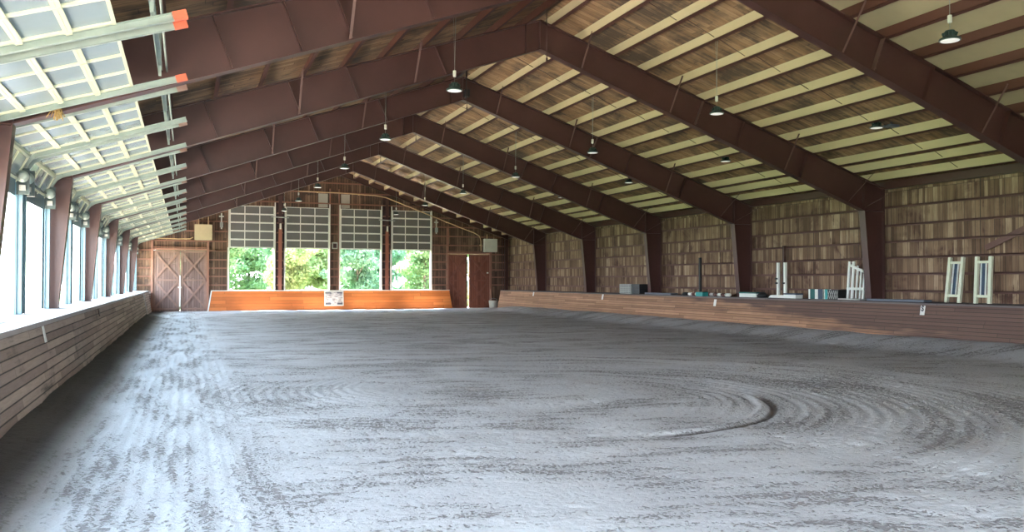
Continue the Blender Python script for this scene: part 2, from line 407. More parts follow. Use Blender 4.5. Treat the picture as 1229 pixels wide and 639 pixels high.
# ------------------------------------------------------------------ steel frames
order = ['nearest','second nearest','third from the near end','fourth from the near end','fifth from the near end','sixth from the near end','seventh from the near end','farthest, against the end wall']
LKX, RKX = 2*XM-19.57, 19.57
def frame(i):
    y = YF(i) if i < 7 else YB-.20
    root = empty('steel_frame', (XM, y, 0), 'maroon steel portal frame spanning the arena, '+order[i], 'steel frame', 'portal frames across the arena')
    def P(mb, name, mat=None): return mb.shift((-XM,-y,0)).build(name, mat or M['steel'], root)
    fw, ft, wt = (.24,.024,.012)
    for sx in (-1,1):
        X = lambda d: XM+sx*d
        kx = 10.94; ox = 11.76 if sx>0 else 11.46
        b = MB()
        y0, y1 = y-wt/2, y+wt/2
        prof = [(X(0),bot(X(0))),(X(kx),bot(X(kx))),(X(ox),bot(X(kx))),(X(ox),top(X(ox))-ft),(X(0),top(X(0))-ft)]
        b.prism_y(prof if sx<0 else prof[::-1], y0, y1)
        for (a, c) in (((X(0),bot(X(0))),(X(kx),bot(X(kx)))), ((X(0),top(X(0))-ft),(X(ox),top(X(ox))-ft))):
            b.prism_y([a,c,(c[0],c[1]+ft),(a[0],a[1]+ft)][::-sx], y-fw/2, y+fw/2)
        P(b, 'rafter')
        b = MB(); zk = bot(X(kx)); bx = 11.30
        prof = [(X(bx),0),(X(kx),zk),(X(ox),zk),(X(ox),0)]
        b.prism_y(prof if sx<0 else prof[::-1], y0, y1)
        b.prism_y([(X(bx),0),(X(kx),zk),(X(kx+ft),zk),(X(bx+ft),0)][::-sx], y-fw/2, y+fw/2)
        b.prism_y([(X(ox),0),(X(ox),top(X(ox))-.03),(X(ox-ft),top(X(ox))-.03),(X(ox-ft),0)][::sx], y-fw/2, y+fw/2)
        P(b, 'column')
        # stiffener plates
        st = [(.4,.008,0),(2.57,.008,0),(4.78,.012,0),(6.15,.008,0),(8.0,.008,0)]+([(6.95,.008,0)] if i==1 else []) if sx<0 else [(4.78,.016,1),(6.2,.008,0),(8.5,.008,0)]
        for d,t,hv in st:
            b = MB(); x = X(d)
            xo = X(d+.30 if d > .5 else d)
            for f in (-1,1): b.prism_y([(x-t/2-.004,bot(x)+ft),(x+t/2+.004,bot(x)+ft),(xo+t/2+.004,top(xo)-ft),(xo-t/2-.004,top(xo)-ft)], y+f*wt/2, y+f*fw*.49)
            if hv:
                for q in range(6):
                    zz = bot(x)+.08+q*(top(x)-bot(x)-.16)/5
                    b.lathe([(.014,0),(.014,.02)], (x+(xo-x)*(zz-bot(x))/(top(xo)-bot(x))+.02,y-fw*.42,zz), 6, axis='z')
            P(b, 'stiffener', M['steel'] if not hv else M['brace'] if sx>0 and i<4 else M['steel'])
        b = MB(); x = X(kx+.01)
        for f in (-1,1): b.box(x-.008,x+.008,y+f*wt/2,y+f*fw*.49,zk,top(x)-ft)
        P(b, 'knee_stiffener')
        b = MB(); b.box(X(kx), X(ox), y-fw/2, y+fw/2, zk-.009, zk+.009); P(b, 'knee_plate')
        # flange braces running out to the purlins
        for d in ((1.2, 3.95, 7.9, 10.3) if sx>0 else (3.4, 6.2)):
            x = X(d); xt = X(d+ (.45 if d>9 else 0.))
            for f in ((-1,) if i==7 else (-1,1)):
                b = MB(); b.bar((x,y+f*.09,bot(x)+.01),(xt+sx*.0,y+f*.74,top(xt)+.06), .045, .012)
                P(b, 'flange_brace', M['brace'])
        if i < 7:
            b = MB(); b.bar((X(kx+.05),y-.09,zk+.1),(X(ox-.05),y-.62,top(X(ox))-.12), .045, .012); P(b, 'girt_brace', M['brace'])
    b = MB()
    for f in (-1,1): b.box(XM-.012,XM+.012,y+f*wt/2,y+f*fw*.49,bot(XM)+.02,top(XM)-.02)
    P(b, 'ridge_plate')
    if 2 <= i <= 6:
        b = MB(); b.tube([(XM,y-.5,deck(XM)-.1),(XM,y-.5,bot(XM)-.35)], .012, 6); b.box(XM-.02,XM+.02,y-.52,y-.48,bot(XM)-.42,bot(XM)-.33); P(b, 'hanging_rod', M['steel_dark'])
    return root
for i in range(0,7): frame(i)
root = empty('steel_frame', (XM, YB-.12, 0), 'shallow maroon end frame, farthest, flat against the end wall', 'steel frame', 'portal frames across the arena')
for sx in (-1,1):
    X = lambda d: XM+sx*d
    b = MB(); ze = lambda d: top(X(d))-.16
    b.prism_y([(X(0),ze(0)),(X(11.7),ze(11.7)),(X(11.7),deck(X(11.7))-.01),(X(0),deck(X(0))-.01)][::-sx], YB-.366, YB-.354)
    b.prism_y([(X(0),ze(0)),(X(11.7),ze(11.7)),(X(11.7),ze(11.7)+.02),(X(0),ze(0)+.015)][::-sx], YB-.42, YB-.30)
    b.shift((-XM,-(YB-.12),0)).build('rafter', M['steel'], root)
    b = MB(); b.box(X(11.4),X(11.44),YB-.366,YB-.354,0,ze(11.5)) if sx<0 else b.box(X(11.5),X(11.7),YB-.366,YB-.354,0,ze(11.7)); b.box(X(11.29),X(11.3),YB-.42,YB-.30,0,ze(11.6)); b.box(X(11.44),X(11.45),YB-.42,YB-.30,0,ze(11.7))
    b.shift((-XM,-(YB-.12),0)).build('column', M['steel'], root)

# ------------------------------------------------------------------ long walls
# right wall
b = MB(); b.box(20.6, 20.72, YN, YB+.2, -.1, 5.05)
wr = tag(b.build('wall_right', M['wall_boards']), 'weathered vertical board wall behind brown girts', kind='structure')
for z in (1.52,2.04,2.54,3.04,3.55,4.12):
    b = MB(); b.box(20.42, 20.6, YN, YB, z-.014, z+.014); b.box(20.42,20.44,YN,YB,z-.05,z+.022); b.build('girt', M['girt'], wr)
b = MB(); b.bar((20.52,16.6,2.72),(20.52,12.4,4.45), .16, .04, up=(1,0,0)); b.build('diagonal_brace', M['girt'], wr)
for yy,z1 in ((24.75,3.1),(30.1,2.8)):
    b = MB(); b.box(20.34,20.43,yy-.05,yy+.05,1.2,z1); b.build('wall_post', M['steel_dark'] if yy<25 else M['black'], wr)
# left wall: header above the openings, piers at the frames, low wall under the sill
b = MB()
b.box(-2.96,-2.84,YN,YB+.2,-.1,1.13); b.box(-2.96,-2.84,YN,YB+.2,3.62,4.98)
wl = tag(b.build('wall_left', M['end_boards']), 'left wall of boards pierced by tall door openings', kind='structure')
for i in range(-1,8):
    yy = YF(i) if i<7 else YB
    b = MB(); b.box(-2.84,-2.82,yy-.25,yy+.25,1.13,3.9); b.build('jamb_panel', M['galvblue'], wl)
    if i < 7:
        ym = YF(i)+3.295 if i<6 else YF(i)+3.11; hw = .19 if i<6 else .028
        b = MB(); b.box(-2.86,-2.78,ym-hw,ym+hw,1.13,3.7); b.build('mullion', M['galvblue'], wl)

# gable walls
def gable(name, y0, y1, holes, mat, label):
    cuts = sorted({-2.96, 20.72, XM}|{h[0] for h in holes}|{h[1] for h in holes}); b = MB()
    for a, c in zip(cuts, cuts[1:]):
        zz = [(-.1, None)]
        hs = [h for h in holes if h[0] <= a+1e-6 and h[1] >= c-1e-6]
        lo = -.1
        for h in sorted(hs, key=lambda t:t[2]):
            if h[2] > lo+.001: b.box(a,c,y0,y1,lo,h[2])
            lo = h[3]
        b.prism_y([(a,lo),(c,lo),(c,deck(c)+.05),(a,deck(a)+.05)][::-1], y0, y1)
    return tag(b.build(name, mat), label, kind='structure')
WX = [(2.42,5.02),(5.70,8.34),(9.06,11.64),(12.38,14.96)]
D1, D2 = (-1.80,1.14), (16.22,19.10)
holes = [(a,c,1.24,3.80) for a,c in WX]+[(D1[0],D1[1],-.1,3.58),(D2[0],D2[1],-.1,3.58)]
wb = gable('wall_back', YB, YB+.14, holes, M['end_boards'], 'brown vertical board end wall with four tall openings')
# girts of the end wall, broken at openings and posts
blk = [(a-.14,c+.14,1.1,6.5) for a,c in WX]+[(D1[0]-.12,D1[1]+.12,0,3.75),(D2[0]-.12,D2[1]+.12,0,3.75)]
for z in (1.52,2.04,2.54,3.04,3.58,4.15,4.75,5.35,5.95,6.65,7.35,7.95):
    x0 = XM-(8.69-.1-z)/.337 if z>4.6 else -3.1; x1 = 2*XM-x0 if z>4.6 else 20.6
    segs = [(max(x0,-3.1),min(x1,20.6))]
    for a,c,za,zb in blk:
        if za<z<zb:
            ns = []
            for s0,s1 in segs:
                if c<=s0 or a>=s1: ns.append((s0,s1)); continue
                if a-s0>.05: ns.append((s0,a))
                if s1-c>.05: ns.append((c,s1))
            segs = ns
    for s0,s1 in segs:
        if s1-s0 < .15: continue
        b = MB(); b.box(s0,s1,YB-.16,YB,z-.012,z+.012); b.box(s0,s1,YB-.16,YB-.145,z-.04,z+.045)
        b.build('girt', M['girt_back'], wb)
for x in (D1[0]-.07, D1[1]+.07, D2[0]-.07, D2[1]+.07):
    b = MB(); b.box(x-.06,x+.06,YB-.18,YB,0,bot(x)+.05 if 0<x<17 else 4.2); b.build('door_post', M['girt_back'], wb)
for x0,x1 in ((D1[0]-.13,D1[1]+.13),(D2[0]-.13,D2[1]+.13)):
    b = MB(); b.box(x0,x1,YB-.22,YB,3.60,3.70); b.box(x0,x1,YB-.2,YB-.16,3.74,3.78); b.build('door_header', M['girt_back'], wb)
for x in (5.36, 12.01):
    b = MB(); b.box(x-.26,x-.24,YB-.12,YB,1.2,7.0); b.box(x+.24,x+.26,YB-.12,YB,1.2,7.0); b.box(x-.24,x+.24,YB-.02,YB-.001,1.2,7.3)
    b.build('post_recess', M['steel_dark'], wb)
    b = MB(); b.box(x-.01,x+.01,YB-.34,YB-.04,0,bot(x)+.3); b.box(x-.1,x+.1,YB-.36,YB-.34,0,bot(x)+.3); b.box(x-.1,x+.1,YB-.04,YB-.025,0,bot(x)+.3)
    b.build('wind_post', M['steel'], wb)
    b = MB(); b.box(x-.11,x+.11,YB-.38,YB-.361,1.2,5.0); b.build('post_facing', paint('red_brown_post_facing', (.34,.12,.075), .55, 0, .25, 2), wb)
for x in (8.42, 8.98):
    b = MB(); b.box(x-.03,x+.03,YB-.17,YB,1.2,7.6); b.build('stud', M['girt_back'], wb)
for x0,x1 in ((7.70,8.28),(9.12,9.66)):
    b = MB(); b.box(x0,x1,YB-.06,YB-.015,6.42,7.28); b.build('pale_panel', M['primed'], wb)
# near gable behind the camera; its unseen openings are sized for fill light
NEAR_FILL = [(-2.6,1.9,0.,3.9),(2.5,7.8,.0,4.4)]
gable('wall_front', YN-.14, YN, NEAR_FILL, M['end_boards'], 'near end wall of boards, unseen openings sized for fill light')

# window frames at the far end
for n,(a,c) in enumerate(WX):
    b = MB()
    b.box(a-.10,a,YB-.10,YB+.14,1.20,3.80); b.box(c,c+.10,YB-.10,YB+.14,1.20,3.80); b.box(a-.10,c+.10,YB-.22,YB+.16,1.14,1.22)
    tag(b.build('window_%d'%(n+1), M['white']), 'white framed opening to the trees, number %d from the left'%(n+1), kind='structure')

# barn doors
def barn_door(n, x0, x1, mat, brace, gap0, gap1, slim):
    root = empty('door_%d'%n, ((x0+x1)/2, YB, 0), 'pair of cross braced barn doors in the end wall', None, kind='structure')
    xm = (x0+x1)/2; cx = xm; 
    for s in (-1,1):
        a, c = (x0, xm+gap0) if s<0 else (xm+gap1, x1)
        y0 = YB-.06
        b = MB(); b.box(a,c,y0,y0+.05,-.08,3.57)
        lf = b.shift((-cx,-YB,0)).build('door_leaf', mat, root)
        b = MB(); w=.13; zs = (.12,1.82,3.50)
        for z in zs: b.box(a,c,y0-.03,y0,z-w/2+.02,z+w/2-.02)
        b.box(a,a+w,y0-.03,y0,.06,3.55); b.box(c-w,c,y0-.03,y0,.06,3.55)
        for (za,zb) in ((.15,1.8),(1.85,3.48)):
            b.bar((a+w*.5,y0-.045,za),(c-w*.5,y0-.045,zb),w*.85,.03,up=(0,1,0)); b.bar((a+w*.5,y0-.04,zb),(c-w*.5,y0-.04,za),w*.85,.03,up=(0,1,0))
        b.shift((-cx,-YB,0)).build('cross_brace', brace, lf)
    if slim:
        b = MB(); b.box(xm-.05,xm+.03,YB-.13,YB-.10,.25,2.1); b.box(xm-.12,xm+.07,YB-.15,YB-.10,1.35,1.43)
        b.shift((-cx,-YB,0)).build('drop_bolt', M['white'], root)
    else:
        b = MB(); b.box(x1-.2,x1-.08,YB-.14,YB-.09,2.3,2.38); b.shift((-cx,-YB,0)).build('latch', M['white'], root)
barn_door(1, D1[0], D1[1], M['door_wood_left'], M['doorbrace'], 0, .012, True)
barn_door(2, D2[0], D2[1], M['door_wood_right'], paint('red_door_brace', (.23,.085,.055), .7, 0, .3, 3), -.12, .0, False)

# ------------------------------------------------------------------ kick walls
# left
root = empty('kick_wall', (-1.9, 20, 0), 'grey brown plank kick wall leaning back along the left side openings', 'kick wall')
b = MB(); b.prism_y([(-1.74,-.1),(-1.98,1.13),(-2.06,1.13),(-2.06,-.1)], YN+.3, 44.9); b.shift((1.9,-20,0)).build('board_face', M['left_boards'], root)
b = MB(); b.box(-2.835,-1.95,YN+.3,44.9,1.13,1.20); b.box(-2.835,-2.4,44.9,YB-.02,1.13,1.2); b.shift((1.9,-20,0)).build('cap_plank', M['cap'], root)
b = MB(); b.prism_y([(-1.70,-.1),(-1.94,1.12),(-2.10,1.12),(-2.10,-.1)], 44.9, 44.98); b.shift((1.9,-20,0)).build('end_board', M['cap'], root)
root = empty('kick_wall', (-1.9, 50, 0), 'short brown kick board standing beyond the end of the left kick wall', 'kick wall')
b = MB(); b.prism_x([(52.55,-.1),(52.75,1.15),(52.83,1.15),(52.83,-.1)], -2.75, -1.92); b.prism_y([(-1.83,-.1),(-2.03,1.15),(-2.1,1.15),(-2.1,-.1)], 47.8, 52.6)
b.shift((1.9,-50,0)).build('board_face', M['left_boards'], root)
b = MB(); b.box(-2.35,-1.99,47.8,52.6,1.15,1.2); b.shift((1.9,-50,0)).build('cap_plank', M['cap'], root)
# right
root = empty('kick_wall', (19, 25, 0), 'long orange brown plank kick wall along the right side', 'kick wall')
b = MB(); b.prism_y([(18.76,-.1),(19.0,1.15),(19.07,1.15),(19.07,-.1)][::-1], YN+.3, 50.6); b.shift((-19,-25,0)).build('board_face', M['right_boards'], root)
b = MB(); b.box(18.97,20.59,YN+.3,50.6,1.15,1.20); b.shift((-19,-25,0)).build('ledge_plank', M['cap_dark'], root)
# far
root = empty('kick_wall', (8.8, 52.7, 0), 'bright orange varnished kick wall below the four end openings', 'kick wall')
b = MB(); y0 = 52.5
vs = [(1.22,y0,-.1),(16.36,y0,-.1),(16.18,y0+.2,1.16),(1.42,y0+.2,1.16)]; vs += [(x,y0+.27,z) for x,y,z in vs]
b.add(vs, [(0,1,2,3),(7,6,5,4),(0,4,5,1),(1,5,6,2),(2,6,7,3),(3,7,4,0)]); b.shift((-8.8,-52.7,0)).build('board_face', M['far_boards'], root)
b = MB(); b.box(1.38,16.2,52.68,YB-.11,1.16,1.205); b.shift((-8.8,-52.7,0)).build('cap_plank', M['white'], root)
b = MB()
for a0,a1 in ((1.22,1.42),): b.add([(a0-.03,y0-.01,-.05),(a0+.02,y0-.02,-.05),(a1+.02,y0+.18,1.17),(a1-.04,y0+.18,1.17),(a0-.03,y0+.5,-.05),(a0+.02,y0+.5,-.05),(a1+.02,y0+.5,1.17),(a1-.04,y0+.5,1.17)], [(0,1,2,3),(7,6,5,4),(0,4,5,1),(1,5,6,2),(2,6,7,3),(3,7,4,0)])
b.shift((-8.8,-52.7,0)).build('end_trim', M['whitep'], root)

# ------------------------------------------------------------------ overhead doors, far end (raised straight up)
def far_door(a, c, label):
    root = empty('overhead_door', ((a+c)/2, YB-.1, 3.78), label, 'overhead door', 'glazed doors raised above the end openings', 'thing')
    cx = (a+c)/2; y0, y1 = YB-.24, YB-.20; H = .516
    for r in range(5):
        z0 = 3.78+r*H; z1 = z0+H-.006; b = MB(); w = .05
        b.box(a,c,y0,y1,z0,z0+w*(1.5 if r==0 else .8)); b.box(a,c,y0,y1,z1-w*.8,z1)
        for x in (a,a+(c-a)/3-w/2,a+2*(c-a)/3-w/2,c-w): b.box(x,x+w,y0-.004,y1,z0,z1)
        s = b.shift((-cx,-(YB-.1),-3.78)).build('door_section', M['white'], root)
        b = MB(); b.box(a+.03,c-.03,y0+.018,y0+.024,z0+.03,z1-.03); b.shift((-cx,-(YB-.1),-3.78)).build('glass_panes', M['pane_back'], s)
    for x0,x1 in ((a-.07,a-.012),(c+.012,c+.07)):
        b = MB(); b.box(x0,x1,YB-.26,YB-.19,1.24,6.60)
        b.shift((-cx,-(YB-.1),-3.78)).build('door_track', M['white'], root)
    return root
for n,(a,c) in enumerate(WX):
    far_door(a, c, 'white framed glazed door raised above the %s opening of the end wall'%['first','second','third','fourth'][n])

# ------------------------------------------------------------------ overhead doors, left side (rolled up under the roof)
def left_door():
    """door built about Y=0 (width along Y), local origin at world x=0,z=0"""
    root = empty('overhead_door', (0,0,0))
    W = 1.33; sl = .33; n = math.hypot(1,sl); dx, dz = 1/n, sl/n; nx, nz = -dz, dx
    o = (-2.60, 4.00); L = .492
    def section(p, d, up, ln):
        # p start (x,z), d along unit, up normal unit
        def pt(s, y, t): return (p[0]+d[0]*s+up[0]*t, y, p[1]+d[1]*s+up[1]*t)
        def slab(mb, s0,s1,y0,y1,t0,t1):
            vs = [pt(s,y,t) for t in (t0,t1) for y in (y0,y1) for s in (s0,s1)]
            mb.add(vs, [(0,2,3,1),(4,5,7,6),(0,1,5,4),(2,6,7,3),(0,4,6,2),(1,3,7,5)])
        b = MB(); w = .05
        slab(b, 0,.045,-W,W,-.01,.045); slab(b, ln-.045,ln-.003,-W,W,-.01,.045)
        for yy in (-W+.03,-W/3,W/3,W-.03): slab(b, .045,ln-.045,yy-.027,yy+.027,-.006,.045)
        for yy in (-W,-W/3,W/3,W): slab(b, -.035,.035,yy-.025,yy+.025,-.022,-.010)     # hinges
        s = b.build('door_section', M['cream'], root)
        b = MB(); slab(b, .04,ln-.04,-W+.04,W-.04,.02,.026); b.build('glass_panes', M['pane'], s)
    for r in range(4):
        section((o[0]+dx*L*r, o[1]+dz*L*r), (dx,dz), (nx,nz), L)
    a = math.radians(64); section((-2.775,3.555), (math.cos(a),math.sin(a)), (-math.sin(a),math.cos(a)), .47)
    for s in (-1,1):
        y = s*(W+.055)
        pts = [(-2.72,1.205),(-2.72,3.40),(-2.71,3.62),(-2.665,3.80),(-2.575,3.94),(-2.45,4.02),(-.02,4.02+2.43*sl)]
        b = MB(); bv = MB(); b0 = b
        for p0,p1 in zip(pts,pts[1:]):
            b = bv if p0[1] < 2 else b0
            d = np.array([p1[0]-p0[0],p1[1]-p0[1]]); d /= np.linalg.norm(d); u = np.array([-d[1],d[0]])
            for (t0,t1,ya,yb) in ((-.045,.045,y+s*.035,y+s*.041),(-.045,-.039,y-s*.02,y+s*.041),(.039,.045,y-s*.02,y+s*.041)):
                vs = [(p[0]+u[0]*t, yy, p[1]+u[1]*t) for p in (p0,p1) for (t,yy) in ((t0,min(ya,yb)),(t0,max(ya,yb)),(t1,max(ya,yb)),(t1,min(ya,yb)))]
                b.add(vs, [(0,1,2,3),(7,6,5,4),(0,4,5,1),(1,5,6,2),(2,6,7,3),(3,7,4,0)])
        b = b0; t = b.build('door_track', M['galv'], root); bv.build('jamb_track', M['galvblue'], root)
        b = MB(); d = np.array([1,sl])/n
        b.bar((-.16,y+s*.01,4.02+2.29*sl),(-.015,y+s*.01,4.02+2.435*sl), .085,.096); b.build('painted_tip', M['orange_tip'] , t)
        # jamb angle fixed to the opening
        b = MB(); b.box(-2.775,-2.69,y+s*.045,y+s*.09,1.205,3.62); b.box(-2.775,-2.765,y-s*.0,y+s*.045,1.205,3.62)
        for zz in (2.35,2.42): b.lathe([(.012,0),(.012,.01)], (-2.69,y+s*.06,zz), 6)
        b.build('jamb_angle', M['galvblue'], root)
        # end plate with cable drum
        yd = y-.05 if s<0 else y-.03; xd = -2.64 if s<0 else -2.67
        b = MB(); b.box(-2.77,xd+.10,yd-.006,yd+.006,3.32,3.76); b.box(-2.77,xd+.10,yd-.006,yd+.05,3.30,3.32); b.build('bearing_plate', M['plate_steel'], root)
        b = MB(); b.lathe([(.03,-.03),(.085,-.03),(.085,-.02),(.105,-.015),(.105,.005),(.07,.01),(.07,.05)], (xd,yd-.07,3.61), 20, axis='y')
        dr = b.build('cable_drum', M['galv'], root)
        b = MB(); b.box(xd-.05,xd+.05,yd-.07,yd-.01,3.37,3.46); b.build('bearing_block', M['grey'], root)
    b = MB(); b.tube([(-2.70,-W-.05,3.61),(-2.74,W+.02,3.61)], .013, 8)
    b.tube([(-2.72,-.75,3.61),(-2.745,.55,3.61)], .026, 10); b.build('torsion_spring', M['plate_steel'], root)
    b = MB(); b.box(-2.815,-2.785,-W-.02,W+.02,3.28,3.60); b.build('header_beam', M['galvblue'], root)
    return root
proto = left_door(); first = True
bay = ['bay nearest the camera','second bay','third bay','fourth bay','fifth bay','sixth bay','bay nearest the end wall']
for i in range(0,7):
    for j in (0,1):
        yc = YF(i)+((1.73 if j==0 else 4.86) if i<6 else (1.60 if j==0 else 4.62))
        o = proto if first else copy_tree(proto); first = False
        o.location = (0,yc,0)
        if i >= 1:
            for tk in KIDS(o):
                for tt in KIDS(tk):
                    if tt.name.startswith('painted_tip'):
                        if 'dull' not in bpy.data.meshes:
                            dm = tt.data.copy(); dm.name = 'dull'; dm.materials.clear(); dm.materials.append(M['dull_tip'])
                        tt.data = bpy.data.meshes['dull']
        tag(o, 'green framed glazed roll up door, %s one in the %s'%('nearer' if j==0 else 'farther', bay[i]), 'overhead door', 'roll up doors along the left wall', 'thing')
# perforated strut the tracks hang from, one per bay
for i in range(0,7):
    y0, y1 = YF(i)+.13, YF(i+1)-(.13 if i<6 else .55)
    root = empty('track_strut', (-.38,(y0+y1)/2,4.9), 'galvanised angle strut carrying the track ends in the %s'%bay[i], 'strut', 'struts over the roll up door tracks')
    b = MB(); b.box(-.03,-.022,y0-(y0+y1)/2,y1-(y0+y1)/2,-.03,.04); b.box(-.03,.03,y0-(y0+y1)/2,y1-(y0+y1)/2,.034,.04); b.build('angle', M['galv'], root)
    b = MB(); b.tube([(.09,y0-(y0+y1)/2,.03),(.09,y1-(y0+y1)/2,.03)], .016, 8); b.build('pipe', M['galv'], root)
    for yy in (-2.85,-.24,.24,2.85):
        b = MB(); zt = deck(-.38)-4.9-.2; b.box(-.02,.02,yy-.003,yy+.003,-.12,zt+.1); b.build('hanger_strap', M['galv'], root)
# frayed rope on the second frame
b = MB()
for q in range(26):
    x = random.gauss(0,.035); a = random.uniform(0,6.28)
    b.tube([(x,0,.0),(x+.03*math.cos(a),.02*math.sin(a),-.05),(x+.06*math.cos(a)+random.gauss(0,.015),.03*math.sin(a),-.11-random.random()*.07)], .006, 4)
b.lathe([(.02,-.02),(.05,0),(.05,.03),(.02,.05)], (0,0,0), 8)
tag(b.build('rope_knot', M['rope'], loc=(-1.72,13.32,4.24)), 'frayed yellow rope knotted on the near left rafter', 'rope')

# ------------------------------------------------------------------ pendant lamps
def lamp():
    root = empty('pendant_lamp', (0,0,0))
    b = MB(); b.lathe([(.172,0),(.175,.015),(.165,.035),(.10,.07),(.085,.08),(.085,.15),(.075,.17),(.02,.175)], (0,0,0), 28)
    for q in range(12):
        a = q*PI/6; b.bar((.08*math.cos(a),.08*math.sin(a),.11),(.115*math.cos(a),.115*math.sin(a),.095), .006,.07)
    b.build('housing', M['green_dark'], root)
    b = MB(); b.lathe([(.12,-.008),(.145,-.004),(.150,.003)], (0,0,0), 28); b.build('lens', M['lens'], root)
    b = MB(); b.lathe([(.032,.30),(.036,.31),(.036,.42),(.032,.43)], (0,0,0), 14); b.build('driver_box', M['boxwhite'], root)
    return root
lp = lamp(); first = True
rown = {5.28:'row left of the ridge', 11.9:'row right of the ridge', 16.9:'row nearest the right wall'}
ordn = ['nearest','second','third','fourth','fifth','sixth','seventh']
for xr in (5.28, 11.9, 16.9):
    for j in range(7):
        if xr == 16.9 and j == 0: continue
        yl = (YF(j)+YF(j+1))/2
        o = lp if first else copy_tree(lp); first = False
        o.location = (xr, yl, 5.84)
        b = MB(); b.tube([(0,0,.17),(0,0,.30)], .004, 5); b.tube([(0,0,.43),(.03,0,deck(xr)-5.84-.0)], .0045, 5); b.tube([(0,0,.43),(-.03,0,deck(xr)-5.84-.0)], .003, 5)
        b.build('cord', M['galv'], o)
        tag(o, 'round pendant lamp in the %s, %s from the camera'%(rown[xr], ordn[j]), 'lamp', 'pendant high bay lamps')

root = empty('roof_fixture', (17.3,16.75,5.90), 'small dark flat fixture under the roof beside a pendant lamp', 'fixture')
MB().box(-.16,.16,-.12,.12,-.03,.03).build('fixture_plate', M['slate'], root)
MB().box(-.02,.02,-.02,.02,.03,deck(17.3)-5.90).build('stem', M['black'], root)
root = empty('door_motor', (8.72,YF(3)-.25,8.1), 'black motor unit hanging at the roof ridge near a pendant lamp', 'motor')
MB().box(-.09,.09,-.08,.08,-.12,.12).build('motor_housing', M['black'], root)
MB().tube([(-.02,-.06,-.12),(-.04,-.08,-.2)], .03, 10).build('drive_shaft', M['black'], root)
MB().box(-.02,.02,-.02,.02,.12,deck(8.72)-8.1).build('stem', M['black'], root)
# ------------------------------------------------------------------ fixtures of the end wall
def ubox(x0,x1,z0,z1,mat,label):
    cx, cz = (x0+x1)/2, z0; root = empty('heater_box', (cx,YB-.5,cz), label, 'heater')
    w, h = (x1-x0)/2, z1-z0
    b = MB(); b.box(-w,w,-.1,.25,0,h); b.build('casing', mat, root)
    b = MB(); 
    for q in range(9): b.box(-w*.72,w*.80,-.112,-.1,h*(.14+q*.083),h*(.14+q*.083)+.05)
    b.box(-w,w,-.108,-.1,0,.05); b.box(-w,w,-.108,-.1,h-.05,h); b.box(-w,-w+.05,-.108,-.1,0,h); b.box(w-.05,w,-.108,-.1,0,h)
    b.build('front_louvre', mat, root)
    b = MB(); b.box(-w*.6,-w*.5,0,.1,h,h+(.55 if x0<9 else .3)); b.box(w*.5,w*.6,0,.1,h,h+(.45 if x0<9 else .12)); b.build('hanger', M['conduit'], root)
    b = MB(); b.box(-.1,.1,.25,.5,h*.3,h*.7); b.build('wall_bracket', M['steel'], root)
ubox(.44,1.42,4.2,5.12,M['boxcream'],'cream square heater box hanging high beside the left barn doors')
ubox(18.60,19.48,3.74,4.62,M['boxwhite'],'pale grey square heater box hanging above the right barn doors')
# conduits
yy = YB-.46
def clips(b, pts):
    for x, z in pts: b.box(x-.02, x+.02, yy-.035, YB-.178, z-.035, z+.035)
    return b
tag(clips(MB(), [(7.6,7.33),(10.2,7.28),(16.0,5.66),(18.38,4.2)]).tube([(6.4,yy,7.34),(9.,yy,7.32),(11.2,yy,7.24),(11.9,yy,7.14),(13.,yy,6.75),(15.,yy,6.02),(17.,yy,5.30),(17.9,yy,5.0),(18.25,yy,4.8),(18.36,yy,4.5),(18.38,yy,3.8)], .03, 8).build('conduit', M['conduit']), 'yellow brown conduit curving down the end wall to the right heater', 'conduit')
tag(clips(MB(), [(-2.3,4.40),(-1.1,4.25),(.0,4.25)]).tube([(-2.6,yy,4.55),(-2.2,yy,4.36),(-1.7,yy,4.26),(-.5,yy,4.24),(.2,yy,4.26),(.36,yy,4.36)], .03, 8).build('conduit', M['conduit']), 'yellow brown conduit running above the left barn doors', 'conduit')
root = empty('control_box', (8.7,YB-.2,3.8), 'small pale framed control box on the middle post of the end wall', 'control box')
MB().box(-.17,.17,-.06,.02,0,.42).build('box_body', M['boxwhite'], root); MB().box(-.11,.11,-.072,-.06,.06,.34).build('cover', M['steel_dark'], root)
for x,lab in ((1.95,'left of the first opening'),(15.35,'right of the fourth opening')):
    root = empty('door_operator', (x,YB-.12,4.9), 'pale upright door operator bracket on the end wall '+lab, 'bracket')
    MB().box(-.035,.035,-.05,.0,0,.95).build('rail', M['boxwhite'], root); MB().box(-.09,.09,-.12,-.02,.1,.4).build('motor', M['grey'], root)
    MB().box(-.14,.14,-.03,0,.72,.80).build('cross_arm', M['boxwhite'], root)
for x in (5.36,12.01):
    root = empty('door_operator', (x,YB-.42,4.95), 'grey junction fitting and pipe on the maroon post %s'%('between the first two openings' if x<8 else 'between the last two openings'), 'operator')
    MB().box(-.05,.05,-.1,-.0,0,.35).build('motor', M['boxwhite'], root); MB().tube([(-.55,-.03,.75),(.5,-.03,.72)], .03, 8).build('pipe', M['grey'], root)

